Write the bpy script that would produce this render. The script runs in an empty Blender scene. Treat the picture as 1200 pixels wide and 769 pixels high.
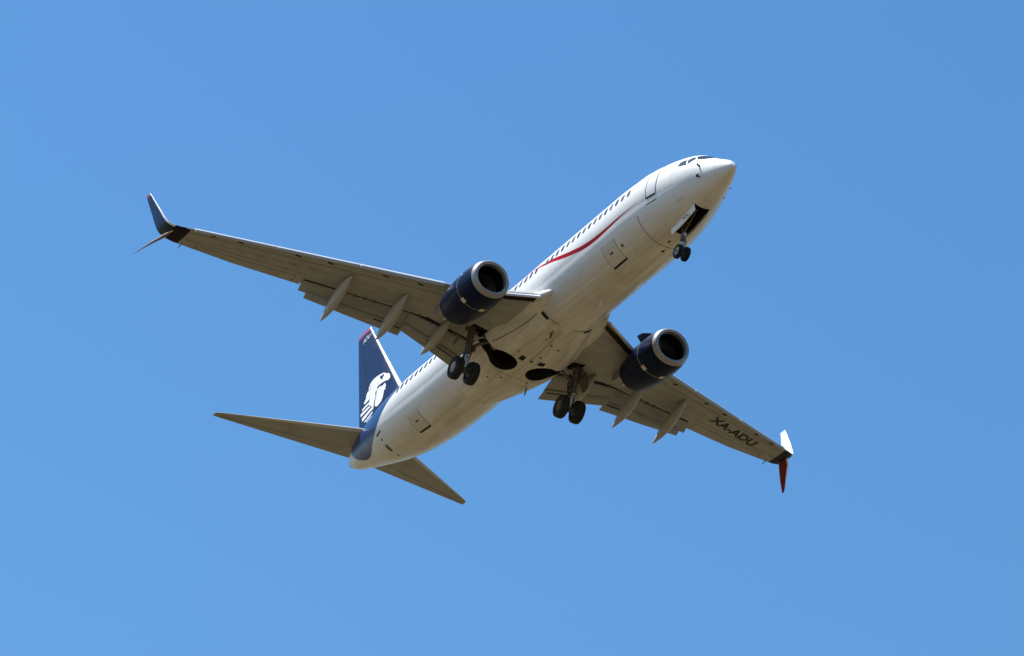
import bpy, bmesh, math, random
from mathutils import Vector, Matrix
from mathutils.bvhtree import BVHTree

random.seed(7)
C = bpy.context.scene
COL = C.collection
R = math.radians

# ------------------------------------------------------------------ camera, sky, sun, exposure
# aircraft frame: x aft from the nose, y to starboard, z up (metres)
PITCH = R(2.5)
ROOT_ROT = Matrix.Rotation(PITCH, 3, 'Y')
CAM_AC = Vector((-173.086, 91.771, -124.632))          # where the photographer stands, seen from the aircraft
CAM_X = Vector((-0.48020605, -0.87072949, 0.10598256))
CAM_DOWN = Vector((0.40022873, -0.32501793, -0.85684322))
CAM_FWD = Vector((0.78052489, -0.36904403, 0.50456654))
EYE = Vector((0, 0, 1.7))
ROOT_LOC = EYE - ROOT_ROT @ CAM_AC

cam_d = bpy.data.cameras.new('camera')
cam = bpy.data.objects.new('camera', cam_d)
COL.objects.link(cam)
cx, cy, cz = ROOT_ROT @ CAM_X, ROOT_ROT @ -CAM_DOWN, ROOT_ROT @ -CAM_FWD
cam.matrix_world = Matrix(((cx.x, cy.x, cz.x, EYE.x), (cx.y, cy.y, cz.y, EYE.y), (cx.z, cy.z, cz.z, EYE.z), (0, 0, 0, 1)))
cam_d.sensor_width = 36.0
cam_d.lens = 6077.87 / 1200 * 36.0
cam_d.clip_start = 1.0
cam_d.clip_end = 60000.0
C.camera = cam

SUN_EL, SUN_AZ = R(61), R(41)      # azimuth measured from +X (aft) towards +Y (starboard)
sun_dir = Vector((math.cos(SUN_EL) * math.cos(SUN_AZ), math.cos(SUN_EL) * math.sin(SUN_AZ), math.sin(SUN_EL)))
world = bpy.data.worlds.new('World')
C.world = world
world.use_nodes = True
wn = world.node_tree.nodes
bg = wn['Background']
sky = wn.new('ShaderNodeTexSky')
sky.sky_type = 'NISHITA'
sky.sun_disc = False
sky.sun_elevation = SUN_EL
sky.sun_rotation = math.atan2(sun_dir.x, sun_dir.y)
sky.altitude = 200
sky.air_density = 1.7
sky.dust_density = 0.3
sky.ozone_density = 10.0
hs = wn.new('ShaderNodeHueSaturation')
hs.inputs['Saturation'].default_value = 1.14
world.node_tree.links.new(sky.outputs[0], hs.inputs['Color'])
world.node_tree.links.new(hs.outputs[0], bg.inputs[0])
bg.inputs[1].default_value = 0.0715
sun_d = bpy.data.lights.new('sun', 'SUN')
sun_d.energy = 5.0
sun_d.angle = R(0.53)
sun_d.color = (1.0, 0.96, 0.89)
sun = bpy.data.objects.new('sun', sun_d)
COL.objects.link(sun)
sun.rotation_euler = sun_dir.to_track_quat('Z', 'Y').to_euler()
C.view_settings.view_transform = 'Standard'
C.view_settings.look = 'None'
C.view_settings.exposure = 0.85
C.view_settings.gamma = 1.0
C.view_settings.use_curve_mapping = False

# ------------------------------------------------------------------ materials
def new_mat(name):
    m = bpy.data.materials.new(name)
    m.use_nodes = True
    return m, m.node_tree, m.node_tree.nodes['Principled BSDF']

def mix_rgb(nt, fac, a, b, mode='MIX'):
    n = nt.nodes.new('ShaderNodeMix')
    n.data_type = 'RGBA'
    n.blend_type = mode
    for sock, v in ((n.inputs[0], fac), (n.inputs[6], a), (n.inputs[7], b)):
        if hasattr(v, 'is_linked'):
            nt.links.new(v, sock)
        elif isinstance(v, (int, float)):
            sock.default_value = v
        else:
            sock.default_value = (*v, 1)
    return n.outputs[2]

def math_node(nt, op, a, b=0.0, c=None):
    n = nt.nodes.new('ShaderNodeMath')
    n.operation = op
    for i, v in enumerate((a, b, c)):
        if v is None:
            continue
        if hasattr(v, 'is_linked'):
            nt.links.new(v, n.inputs[i])
        else:
            n.inputs[i].default_value = v
    return n.outputs[0]

def noise(nt, vec, scale, stretch=(1, 1, 1), detail=5, rough=0.6):
    mp = nt.nodes.new('ShaderNodeMapping')
    mp.inputs['Scale'].default_value = stretch
    nt.links.new(vec, mp.inputs[0])
    n = nt.nodes.new('ShaderNodeTexNoise')
    n.inputs['Scale'].default_value = scale
    n.inputs['Detail'].default_value = detail
    n.inputs['Roughness'].default_value = rough
    nt.links.new(mp.outputs[0], n.inputs[0])
    return n.outputs[0]

def remap(nt, v, a, b, c=0.0, d=1.0):
    n = nt.nodes.new('ShaderNodeMapRange')
    nt.links.new(v, n.inputs[0])
    for i, k in enumerate((a, b, c, d)):
        n.inputs[i + 1].default_value = k
    return n.outputs[0]

def obj_coord(nt):
    return nt.nodes.new('ShaderNodeTexCoord').outputs['Object']

def add_wear(nt, col, vec, grime, tint=(0.30, 0.25, 0.18), span=False):
    """streaks drawn out along the airflow plus blotches, as dirt on the paint"""
    if span:
        # bands along the spars, mirrored to either side
        sp = nt.nodes.new('ShaderNodeSeparateXYZ')
        nt.links.new(vec, sp.inputs[0])
        ay = math_node(nt, 'ABSOLUTE', sp.outputs[1])
        cb = nt.nodes.new('ShaderNodeCombineXYZ')
        nt.links.new(math_node(nt, 'MULTIPLY_ADD', ay, -0.44, sp.outputs[0]), cb.inputs[0])
        nt.links.new(sp.outputs[1], cb.inputs[1])
        st = remap(nt, noise(nt, cb.outputs[0], 1.5, (2.4, 0.13, 0.0), 4), 0.40, 0.68)
    else:
        st = remap(nt, noise(nt, vec, 1.6, (0.16, 2.2, 2.2)), 0.42, 0.78)
    bl = remap(nt, noise(nt, vec, 0.9, (0.6, 1.0, 1.0), 6), 0.45, 0.75)
    f = math_node(nt, 'MULTIPLY', math_node(nt, 'ADD', math_node(nt, 'MULTIPLY', st, 0.6), math_node(nt, 'MULTIPLY', bl, 0.5)), grime)
    return mix_rgb(nt, f, col, tint)

def paint(name, base, rough=0.3, metal=0.0, grime=0.18, coat=0.0, spec=0.5, span=False):
    m, nt, p = new_mat(name)
    vec = obj_coord(nt)
    nt.links.new(add_wear(nt, base if hasattr(base, 'is_linked') else mix_rgb(nt, 0.0, base, base), vec, grime, (0.11, 0.10, 0.08) if span else (0.30, 0.25, 0.18), span), p.inputs['Base Color'])
    r = remap(nt, noise(nt, vec, 2.0), 0.3, 0.7, rough * 0.85, min(1, rough * 1.25))
    nt.links.new(r, p.inputs['Roughness'])
    p.inputs['Metallic'].default_value = metal
    p.inputs['Coat Weight'].default_value = coat
    p.inputs['Coat Roughness'].default_value = 0.08
    p.inputs['Specular IOR Level'].default_value = spec
    return m

WHITE = (0.76, 0.76, 0.75)
NAVY = (0.0055, 0.020, 0.074)
BLUE = (0.010, 0.046, 0.155)
RED = (0.38, 0.006, 0.014)
M = {}
M['white'] = paint('white_paint', WHITE, 0.28, grime=0.10, coat=0.4)
M['mark'] = paint('white_marking', (0.86, 0.86, 0.86), 0.3, grime=0.03)
M['navy'] = paint('navy_paint', NAVY, 0.36, grime=0.03, spec=0.15)
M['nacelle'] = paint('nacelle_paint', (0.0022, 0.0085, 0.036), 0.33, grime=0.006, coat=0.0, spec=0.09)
M['red'] = paint('red_paint', RED, 0.3, grime=0.04, coat=0.3)
M['grey'] = paint('grey_paint', (0.355, 0.365, 0.355), 0.42, grime=0.42, span=True)
M['flap'] = paint('flap_paint', (0.325, 0.33, 0.318), 0.45, grime=0.42, span=True)
M['lightgrey'] = paint('light_grey_paint', (0.50, 0.49, 0.46), 0.4, grime=0.2)
M['slat'] = paint('slat_paint', (0.55, 0.55, 0.54), 0.4, grime=0.12)
M['pod'] = paint('pod_paint', (0.38, 0.375, 0.35), 0.42, grime=0.22)
M['silver'] = paint('satin_lip_metal', (0.33, 0.33, 0.34), 0.36, metal=0.4, grime=0.06)
M['steel'] = paint('gear_steel', (0.10, 0.10, 0.097), 0.5, metal=0.3, grime=0.4)
M['chrome'] = paint('chrome', (0.45, 0.45, 0.45), 0.25, metal=0.9, grime=0.03)
M['tyre'] = paint('tyre_rubber', (0.011, 0.011, 0.012), 0.8, grime=0.02)
M['rim'] = paint('wheel_rim', (0.46, 0.47, 0.48), 0.55, grime=0.12, spec=0.3)
M['dark_red'] = paint('dark_red_paint', (0.20, 0.006, 0.014), 0.4, grime=0.05, spec=0.15)
M['rim_dark'] = paint('dark_wheel_rim', (0.13, 0.115, 0.10), 0.6, grime=0.4)  # darker rim colour for the inboard main wheels
M['brake'] = paint('brake_metal', (0.05, 0.045, 0.04), 0.6, grime=0.2)
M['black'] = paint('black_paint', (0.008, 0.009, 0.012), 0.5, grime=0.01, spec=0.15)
M['well_gap_shade'] = paint('dark_wells_and_gap_shade', (0.010, 0.010, 0.009), 0.85, grime=0.04)  # near-black lining of the wheel wells, also painted shade in flap and Krueger gaps
M['seam'] = paint('seam_gap', (0.10, 0.09, 0.07), 0.7, grime=0.2)
M['belly'] = paint('belly_paint', (0.70, 0.69, 0.66), 0.38, grime=0.62)
M['scuff'] = paint('scuffed_skin', (0.64, 0.62, 0.56), 0.45, grime=0.30)
M['nozzle'] = paint('heated_metal', (0.32, 0.27, 0.21), 0.35, metal=0.8, grime=0.25)
M['fan'] = paint('fan_blade_metal', (0.08, 0.08, 0.085), 0.35, metal=0.6, grime=0.1)
M['latch'] = paint('latch_plate', (0.62, 0.55, 0.42), 0.45, grime=0.2)
m, nt, p = new_mat('window_glass')
p.inputs['Base Color'].default_value = (0.018, 0.020, 0.026, 1)
p.inputs['Roughness'].default_value = 0.08
M['glass'] = m
M['blind'] = paint('window_blind', (0.075, 0.068, 0.06), 0.3, grime=0.2)
m, nt, p = new_mat('cockpit_glass')
p.inputs['Base Color'].default_value = (0.05, 0.065, 0.08, 1)
p.inputs['Roughness'].default_value = 0.04
M['cockpit_glass'] = m

# fuselage: white with a red swoosh and a navy tail, painted along the body
STRIPE_X = [5.9, 6.6, 7.6, 8.6, 9.6, 10.5, 11.4, 12.5, 13.6, 14.4, 15.6, 17.0, 19.0]
STRIPE_HI = [-0.235, -0.27, -0.305, -0.325, -0.32, -0.25, -0.10, 0.15, 0.455, 0.64, 0.93, 1.10, 1.22]
STRIPE_LO = [-0.245, -0.31, -0.40, -0.475, -0.515, -0.46, -0.31, -0.07, 0.25, 0.46, 0.80, 1.00, 1.13]
TAIL_X = [27.6, 28.4, 29.0, 29.6, 30.4, 31.1, 31.5, 32.0, 32.7, 33.3, 33.9, 34.7, 35.3, 36.0, 36.35, 36.6, 36.9]
TAIL_Z = [2.60, 1.75, 1.10, 0.80, 0.52, 0.19, 0.0, -0.24, -0.50, -0.61, -0.67, -0.57, -0.38, -0.04, 0.25, 0.8, 1.9]

def curve_of(nt, xs, x0, x1, ys, y0, y1):
    n = nt.nodes.new('ShaderNodeFloatCurve')
    c = n.mapping.curves[0]
    pts = [((a - x0) / (x1 - x0), (b - y0) / (y1 - y0)) for a, b in zip(xs, ys)]
    c.points[0].location = pts[0]
    c.points[1].location = pts[-1]
    for q in pts[1:-1]:
        c.points.new(*q)
    n.mapping.use_clip = False
    n.mapping.update()
    def out(xsock):
        nt.links.new(remap(nt, xsock, x0, x1), n.inputs[1])
        return math_node(nt, 'MULTIPLY_ADD', n.outputs[0], y1 - y0, y0)
    return out

def belly_mat():
    m, nt, p = new_mat('belly_fairing_paint')
    vec = obj_coord(nt)
    st = remap(nt, noise(nt, vec, 1.5, (0.12, 2.4, 2.4)), 0.40, 0.66)
    bl = remap(nt, noise(nt, vec, 0.9, (0.6, 1, 1), 7, 0.7), 0.42, 0.66)
    sp = remap(nt, noise(nt, vec, 5.5, (0.8, 1, 1), 3), 0.70, 0.74)
    f = math_node(nt, 'ADD', math_node(nt, 'MULTIPLY', st, 0.30), math_node(nt, 'MULTIPLY', bl, 0.30))
    col = mix_rgb(nt, f, (0.75, 0.74, 0.70), (0.27, 0.24, 0.18))
    col = mix_rgb(nt, math_node(nt, 'MULTIPLY', sp, 0.65), col, (0.12, 0.10, 0.07))
    nt.links.new(col, p.inputs['Base Color'])
    nt.links.new(remap(nt, st, 0, 1, 0.34, 0.55), p.inputs['Roughness'])
    p.inputs['Specular IOR Level'].default_value = 0.35
    return m
M['belly'] = belly_mat()

def fuselage_mat():
    m, nt, p = new_mat('fuselage_paint')
    vec = obj_coord(nt)
    sp = nt.nodes.new('ShaderNodeSeparateXYZ')
    nt.links.new(vec, sp.inputs[0])
    x, y, z = sp.outputs
    def and_(*a):
        r = a[0]
        for b in a[1:]:
            r = math_node(nt, 'MULTIPLY', r, b)
        return r
    gt = lambda a, b: math_node(nt, 'GREATER_THAN', a, b)
    lt = lambda a, b: math_node(nt, 'LESS_THAN', a, b)
    hi = curve_of(nt, STRIPE_X, 5.9, 19, STRIPE_HI, -1, 2)(x)
    lo = curve_of(nt, STRIPE_X, 5.9, 19, STRIPE_LO, -1, 2)(x)
    stripe = and_(gt(x, 5.95), lt(x, 18.9), lt(z, hi), gt(z, lo))
    tz = curve_of(nt, TAIL_X, 27.6, 36.9, TAIL_Z, -1, 3)(x)
    tail = and_(gt(x, 27.65), lt(x, 36.88), gt(z, tz))
    # belly dirt: heavier low down, drawn out along the airflow
    low = remap(nt, z, -0.9, -1.9)
    st = remap(nt, noise(nt, vec, 1.3, (0.10, 2.6, 2.6)), 0.40, 0.75)
    bl = remap(nt, noise(nt, vec, 0.7, (0.5, 1, 1), 7, 0.65), 0.40, 0.66)
    dirt = math_node(nt, 'ADD', math_node(nt, 'MULTIPLY', st, 0.55), math_node(nt, 'MULTIPLY', bl, 0.42))
    dirt = math_node(nt, 'MULTIPLY', dirt, math_node(nt, 'MULTIPLY_ADD', low, 0.80, 0.06))
    # faint skin joints
    fx = math_node(nt, 'FRACT', math_node(nt, 'DIVIDE', math_node(nt, 'ADD', x, 0.35), 1.27))
    joint = lt(fx, 0.016)
    for zl in (0.30, -0.78, -1.38, -1.72):
        joint = math_node(nt, 'MAXIMUM', joint, and_(math_node(nt, 'COMPARE', z, zl, 0.011), gt(x, 6.0), lt(x, 26.5)))
    joint = math_node(nt, 'MULTIPLY', joint, 0.26)
    col = mix_rgb(nt, dirt, WHITE, (0.33, 0.28, 0.19))
    col = mix_rgb(nt, joint, col, (0.25, 0.23, 0.2))
    col = mix_rgb(nt, stripe, col, RED)
    col = mix_rgb(nt, tail, col, BLUE)
    nt.links.new(col, p.inputs['Base Color'])
    nt.links.new(remap(nt, noise(nt, vec, 1.5), 0.3, 0.7, 0.24, 0.38), p.inputs['Roughness'])
    bp = nt.nodes.new('ShaderNodeBump')
    bp.inputs['Strength'].default_value = 0.10
    bp.inputs['Distance'].default_value = 0.05
    nt.links.new(noise(nt, vec, 1.4, (0.8, 1.3, 1.3), 2), bp.inputs['Height'])
    nt.links.new(bp.outputs[0], p.inputs['Normal'])
    p.inputs['Coat Weight'].default_value = 0.0
    p.inputs['Coat Roughness'].default_value = 0.15
    nt.links.new(math_node(nt, 'MULTIPLY_ADD', stripe, -0.38, 0.42), p.inputs['Specular IOR Level'])
    return m
M['fuselage'] = fuselage_mat()

# ------------------------------------------------------------------ mesh helpers
def link_mesh(name, verts, faces, mats, parent=None, smooth=True, fmat=None, sharp=38, mirror=False):
    if mirror:
        verts = [(v[0], -v[1], v[2]) for v in verts]
        faces = [tuple(reversed(f)) for f in faces]
    me = bpy.data.meshes.new(name)
    me.from_pydata([tuple(v) for v in verts], [], faces)
    bm = bmesh.new()
    bm.from_mesh(me)
    bmesh.ops.recalc_face_normals(bm, faces=bm.faces)
    bm.to_mesh(me)
    bm.free()
    if not isinstance(mats, (list, tuple)):
        mats = [mats]
    for q in mats:
        me.materials.append(q)
    if fmat:
        me.polygons.foreach_set('material_index', fmat)
    if smooth:
        me.shade_smooth()
        me.set_sharp_from_angle(angle=R(sharp))
    o = bpy.data.objects.new(name, me)
    COL.objects.link(o)
    o.parent = parent
    return o

class MB:
    """collects shapes for ONE mesh"""
    def __init__(s):
        s.v, s.f, s.m = [], [], []
    def add(s, v, f, mi=0):
        n = len(s.v)
        s.v += [tuple(q) for q in v]
        s.f += [tuple(i + n for i in q) for q in f]
        s.m += [mi] * len(f)
        return s
    def rings(s, rings, cap=True, mi=0, closed=True):
        n = len(rings[0])
        f = []
        for a in range(len(rings) - 1):
            for i in range(n if closed else n - 1):
                j = (i + 1) % n
                f.append((a * n + i, a * n + j, (a + 1) * n + j, (a + 1) * n + i))
        if cap:
            f.append(tuple(range(n - 1, -1, -1)))
            f.append(tuple((len(rings) - 1) * n + i for i in range(n)))
        return s.add([q for r in rings for q in r], f, mi)
    def tube(s, pts, rad, seg=12, mi=0):
        pts = [Vector(q) for q in pts]
        if not isinstance(rad, (list, tuple)):
            rad = [rad] * len(pts)
        rings = []
        for i, q in enumerate(pts):
            d = (pts[min(i + 1, len(pts) - 1)] - pts[max(i - 1, 0)]).normalized()
            a = d.orthogonal().normalized()
            if rings and True:
                a = (last - d * last.dot(d)).normalized()
            last = a
            b = d.cross(a)
            rings.append([q + (a * math.cos(t) + b * math.sin(t)) * rad[i] for t in [2 * math.pi * k / seg for k in range(seg)]])
        return s.rings(rings, True, mi)
    def box(s, c, size, rot=None, mi=0, bevel=0.0):
        c = Vector(c)
        hx, hy, hz = [q / 2 for q in size]
        v = [Vector((x, y, z)) for x in (-hx, hx) for y in (-hy, hy) for z in (-hz, hz)]
        if rot is not None:
            v = [rot @ q for q in v]
        v = [q + c for q in v]
        return s.add(v, [(0, 1, 3, 2), (4, 6, 7, 5), (0, 4, 5, 1), (2, 3, 7, 6), (0, 2, 6, 4), (1, 5, 7, 3)], mi)
    def lathe(s, prof, origin, axis='Y', seg=40, mi=0, closed=False):
        """prof: list of (along, radius); ring about axis through origin"""
        o = Vector(origin)
        rings = []
        for a, r in prof:
            ring = []
            for k in range(seg):
                t = 2 * math.pi * k / seg
                c, d = r * math.cos(t), r * math.sin(t)
                ring.append(o + (Vector((c, a, d)) if axis == 'Y' else Vector((a, c, d))))
            rings.append(ring)
        if closed:
            rings.append(rings[0])
        return s.rings(rings, not closed, mi)
    def build(s, name, mats, parent, smooth=True, sharp=38, mirror=False):
        return link_mesh(name, s.v, s.f, mats, parent, smooth, s.m, sharp, mirror)

def pchip(xs, ys):
    n = len(xs)
    h = [xs[i + 1] - xs[i] for i in range(n - 1)]
    d = [(ys[i + 1] - ys[i]) / h[i] for i in range(n - 1)]
    m = [d[0]] + [0] * (n - 2) + [d[-1]]
    for i in range(1, n - 1):
        if d[i - 1] * d[i] > 0:
            w1, w2 = 2 * h[i] + h[i - 1], h[i] + 2 * h[i - 1]
            m[i] = (w1 + w2) / (w1 / d[i - 1] + w2 / d[i])
    def f(x):
        k = 0
        while k < n - 2 and x > xs[k + 1]:
            k += 1
        t = min(max((x - xs[k]) / h[k], 0), 1)
        return (ys[k] * (1 + 2 * t) * (1 - t) ** 2 + m[k] * h[k] * t * (1 - t) ** 2
                + ys[k + 1] * t * t * (3 - 2 * t) + m[k + 1] * h[k] * t * t * (t - 1))
    return f

def lerp_tab(xs, ys):
    def f(x):
        if x <= xs[0]:
            return ys[0]
        for i in range(len(xs) - 1):
            if x <= xs[i + 1]:
                return ys[i] + (ys[i + 1] - ys[i]) * (x - xs[i]) / (xs[i + 1] - xs[i])
        return ys[-1]
    return f

def bvh_of(*objs):
    v, f = [], []
    for o in objs:
        n = len(v)
        v += [q.co.copy() for q in o.data.vertices]
        f += [tuple(i + n for i in p_.vertices) for p_ in o.data.polygons]
    return BVHTree.FromPolygons(v, f)

def refine(bm, maxlen):
    for _ in range(7):
        bmesh.ops.triangulate(bm, faces=bm.faces)
        e = [q for q in bm.edges if q.calc_length() > maxlen]
        if not e:
            break
        bmesh.ops.subdivide_edges(bm, edges=e, cuts=1, use_grid_fill=False)
    bmesh.ops.triangulate(bm, faces=bm.faces)

def snap(bm, tree, off):
    for v in bm.verts:
        co, no, _, _ = tree.find_nearest(v.co)
        v.co = co + no * off

def decal(name, polys, tree, mat, parent, off=0.012, maxlen=0.12, direction=None):
    """paint, glass or a plate lying on a skin: each polygon given near the surface, laid onto it"""
    bm = bmesh.new()
    for poly in polys:
        bm.faces.new([bm.verts.new(Vector(q)) for q in poly])
    refine(bm, maxlen)
    if direction is None:
        snap(bm, tree, off)
    else:
        d = Vector(direction)
        for v in bm.verts:
            co, no, _, _ = tree.ray_cast(v.co - d * 6, d)
            if co is not None:
                v.co = co + (no if no.dot(d) < 0 else -no) * off
    return bm_obj(name, bm, mat, parent)

def bm_obj(name, bm, mat, parent):
    me = bpy.data.meshes.new(name)
    bm.to_mesh(me)
    bm.free()
    me.materials.append(mat)
    me.shade_smooth()
    o = bpy.data.objects.new(name, me)
    COL.objects.link(o)
    o.parent = parent
    return o

def ribbon_polys(pts, w, normal_hint):
    """quads of width w along a polyline; normal_hint: function point -> outward direction"""
    pts = [Vector(q) for q in pts]
    out = []
    side = []
    for i, q in enumerate(pts):
        d = (pts[min(i + 1, len(pts) - 1)] - pts[max(i - 1, 0)]).normalized()
        side.append(d.cross(normal_hint(q)).normalized() * (w / 2))
    for i in range(len(pts) - 1):
        out.append([pts[i] - side[i], pts[i + 1] - side[i + 1], pts[i + 1] + side[i + 1], pts[i] + side[i]])
    return out

def text_bm(body, size, shear=0.0, bold=0.0):
    cu = bpy.data.curves.new('lettering', 'FONT')
    cu.body = body
    cu.size = size
    cu.shear = shear
    cu.offset = bold
    cu.align_x = 'CENTER'
    cu.align_y = 'BOTTOM_BASELINE'
    o = bpy.data.objects.new('lettering_source', cu)
    COL.objects.link(o)
    dg = bpy.context.evaluated_depsgraph_get()
    me = bpy.data.meshes.new_from_object(o.evaluated_get(dg))
    bm = bmesh.new()
    bm.from_mesh(me)
    bpy.data.objects.remove(o)
    bpy.data.curves.remove(cu)
    bpy.data.meshes.remove(me)
    return bm

def lettering(name, body, size, mapping, tree, mat, parent, off=0.012, maxlen=0.12, direction=None, shear=0.0, bold=0.0):
    bm = text_bm(body, size, shear, bold)
    refine(bm, maxlen)
    for v in bm.verts:
        v.co = Vector(mapping(v.co.x, v.co.y))
    if direction is None:
        snap(bm, tree, off)
    else:
        d = Vector(direction)
        for v in bm.verts:
            co, no, _, _ = tree.ray_cast(v.co - d * 6, d)
            if co is not None:
                v.co = co + (no if no.dot(d) < 0 else -no) * off
    return bm_obj(name, bm, mat, parent)

def cut(o, cutters):
    """carve real pockets"""
    for c in cutters:
        md = o.modifiers.new('cut', 'BOOLEAN')
        md.operation = 'DIFFERENCE'
        md.solver = 'EXACT'
        md.object = c
        md.material_mode = 'TRANSFER'
    dg = bpy.context.evaluated_depsgraph_get()
    me = bpy.data.meshes.new_from_object(o.evaluated_get(dg))
    o.modifiers.clear()
    old = o.data
    o.data = me
    me.name = old.name
    bpy.data.meshes.remove(old)
    me.shade_smooth()
    me.set_sharp_from_angle(angle=R(38))

def drop(objs):
    for o in objs:
        me = o.data
        bpy.data.objects.remove(o)
        bpy.data.meshes.remove(me)

# ------------------------------------------------------------------ ground far below the aircraft
def ground():
    m, nt, p = new_mat('dry_grassland')
    vec = obj_coord(nt)
    a = remap(nt, noise(nt, vec, 0.004, detail=8), 0.35, 0.65)
    b = remap(nt, noise(nt, vec, 0.05, detail=6), 0.3, 0.7)
    col = mix_rgb(nt, a, (0.072, 0.049, 0.0165), (0.056, 0.039, 0.013))
    col = mix_rgb(nt, math_node(nt, 'MULTIPLY', b, 0.5), col, (0.083, 0.057, 0.020))
    nt.links.new(col, p.inputs['Base Color'])
    p.inputs['Roughness'].default_value = 0.95
    n = 96
    v = [(0, 0, 0)] + [(20000 * math.cos(2 * math.pi * k / n), 20000 * math.sin(2 * math.pi * k / n), 0) for k in range(n)]
    f = [(0, k + 1, (k + 1) % n + 1) for k in range(n)]
    o = link_mesh('ground', v, f, m, None, smooth=False)
    o['kind'] = 'structure'
ground()

# ------------------------------------------------------------------ the airliner
plane = bpy.data.objects.new('passenger_airplane', None)
COL.objects.link(plane)
plane.location = ROOT_LOC
plane.rotation_euler = (0, PITCH, 0)
plane.empty_display_size = 3
plane['label'] = 'white twin-engine jet airliner with navy tail and engines, wheels down, flying in clear blue sky'
plane['category'] = 'airplane'

# ---- fuselage
ST = [0, .12, .4, .8, 1.3, 1.9, 2.6, 3.4, 4.5, 6, 8, 24.5, 26.5, 28.5, 30.5, 32.5, 34.5, 36, 37.0, 37.5]
ZT = pchip(ST, [-0.516, -0.303, -0.04, 0.2, 0.471, 0.866, 1.276, 1.557, 1.792, 1.969, 2.005, 1.985, 1.96, 1.95, 1.935, 1.908, 1.747, 1.502, 1.215, 0.90])
ZB = pchip(ST, [-0.501, -0.655, -0.786, -0.906, -1.048, -1.196, -1.379, -1.569, -1.738, -1.858, -1.923, -2.02, -2.01, -1.888, -1.66, -1.29, -0.75, -0.306, 0.02, 0.27])
HW = pchip(ST, [0.0, 0.17, 0.314, 0.485, 0.673, 0.875, 1.112, 1.316, 1.558, 1.775, 1.869, 1.86, 1.84, 1.818, 1.715, 1.49, 1.136, 0.823, 0.53, 0.315])

def unit_sec(t):
    c, s = math.cos(t), math.sin(t)
    def rad(zc, r):
        b = s * zc
        return b + math.sqrt(b * b - zc * zc + r * r)
    r = rad(.12, 1.88)
    if r * s < -.49:
        r = rad(-.21, 1.8)
    return r * c / 1.88, (r * s + .005) / 2.005, c, s

def fus_point(x, t, out=0.0):
    a, b, c, d = unit_sec(t)
    k = min(max((x - 2) / 3, 0), 1) * min(max((33 - x) / 4, 0), 1)
    zt, zb, w = ZT(x), ZB(x), HW(x)
    return Vector((x, (a * k + c * (1 - k)) * (w + out), (b * k + d * (1 - k)) * ((zt - zb) / 2 + out) + (zt + zb) / 2))

xs = [0.004, .02, .05, .1, .17, .26, .4]
while xs[-1] < 8: xs.append(xs[-1] + .2)
while xs[-1] < 24: xs.append(xs[-1] + .45)
while xs[-1] < 37.7: xs.append(xs[-1] + .3)
xs = [x for x in xs if x < 37.4] + [37.5]
NSEG = 144
fb = MB()
fb.rings([[fus_point(x, 2 * math.pi * k / NSEG) for k in range(NSEG)] for x in xs])
fuselage = fb.build('fuselage', [M['fuselage']], plane)
FUS = bvh_of(fuselage)

mb = MB()
mb.lathe([(37.40, .22), (37.52, .285), (37.60, .265), (37.61, .22), (37.53, .20)], (0, 0, .585), 'X', 32)
mb.build('tail_exhaust', M['brake'], fuselage)

# ---- belly fairing
def fairing_point(x, u):
    """u from -1 (port) to 1 (starboard); flat underneath, flaring out to the wing roots"""
    s = abs(u)
    yw = lerp_tab([15, 16.5, 18, 20.5, 22.0, 23.0, 24.4], [1.62, 1.95, 2.25, 2.3, 1.95, 1.55, .75])(x)
    zb = lerp_tab([15, 15.8, 17, 18.5, 21.4, 22.4, 23.2, 24.4], [-1.955, -2.04, -2.13, -2.2, -2.2, -2.14, -2.06, -1.96])(x)
    top = lerp_tab([15, 16.5, 18, 21, 22.6, 24.4], [-1.0, -1.18, -1.28, -1.2, -1.25, -1.7])(x)
    k = 1 - (1 - s ** 2.3) ** .75 if s < 1 else 1
    return Vector((x, math.copysign(yw * s ** .95, u) if u else 0, zb + (top - zb) * k))
rings = []
N = 48
for i in range(41):
    x = 15.0 + 9.4 * i / 40
    low = [fairing_point(x, -1 + 2 * k / N) for k in range(N + 1)]
    w = low[-1].y
    up = [Vector((x, w * c, -.85)) for c in (.9, .5, 0, -.5, -.9)]
    rings.append(low + up)
belly = MB().rings(rings).build('belly_fairing', [M['belly']], plane)

# ---- wings
def plane_z(y): return -1.05 + .1286 * (y - 1.83)
LE = lerp_tab([1.2, 1.83, 4.4, 16.6], [14.05, 14.60, 16.72, 22.74])
TE = lerp_tab([1.2, 5.5, 10.9, 13.75, 16.6], [21.4, 21.45, 22.85, 23.70, 24.32])
GAP = lerp_tab([1.2, 4.8, 7.6, 10.55], [20.35, 20.2, 21.1, 22.05])
TC = lerp_tab([1.2, 5.0, 16.6], [.145, .122, .098])

def airfoil(t):
    """t 0..1 over chord -> half thickness (unit max .5) and camber"""
    yt = 5 * (.2969 * math.sqrt(t) - .126 * t - .3516 * t * t + .2843 * t ** 3 - .1030 * t ** 4)
    return yt

def section(y, le, te, end, zle, tc, n=22, zte=0.0):
    """closed ring: upper skin from the end to the nose, lower skin back to the end"""
    c = te - le
    f = min(1.0, (end - le) / c)
    up, lo = [], []
    for i in range(n + 1):
        t = f * (1 - math.cos(math.pi * .5 * i / n)) if i < n else f
        h = airfoil(min(t, 1)) * tc * c
        mid = zle + zte * t + .012 * c * math.sin(math.pi * min(t, 1))
        up.append(Vector((le + c * t, y, mid + h * 1.08)))
        lo.append(Vector((le + c * t, y, mid - h * .92)))
    return up[::-1] + lo[1:]

def lower_z(y, x):
    le, te = LE(y), TE(y)
    c = te - le
    t = min(max((x - le) / c, 0), 1)
    return plane_z(y) + .012 * c * math.sin(math.pi * t) - airfoil(t) * TC(y) * c * .92

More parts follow.
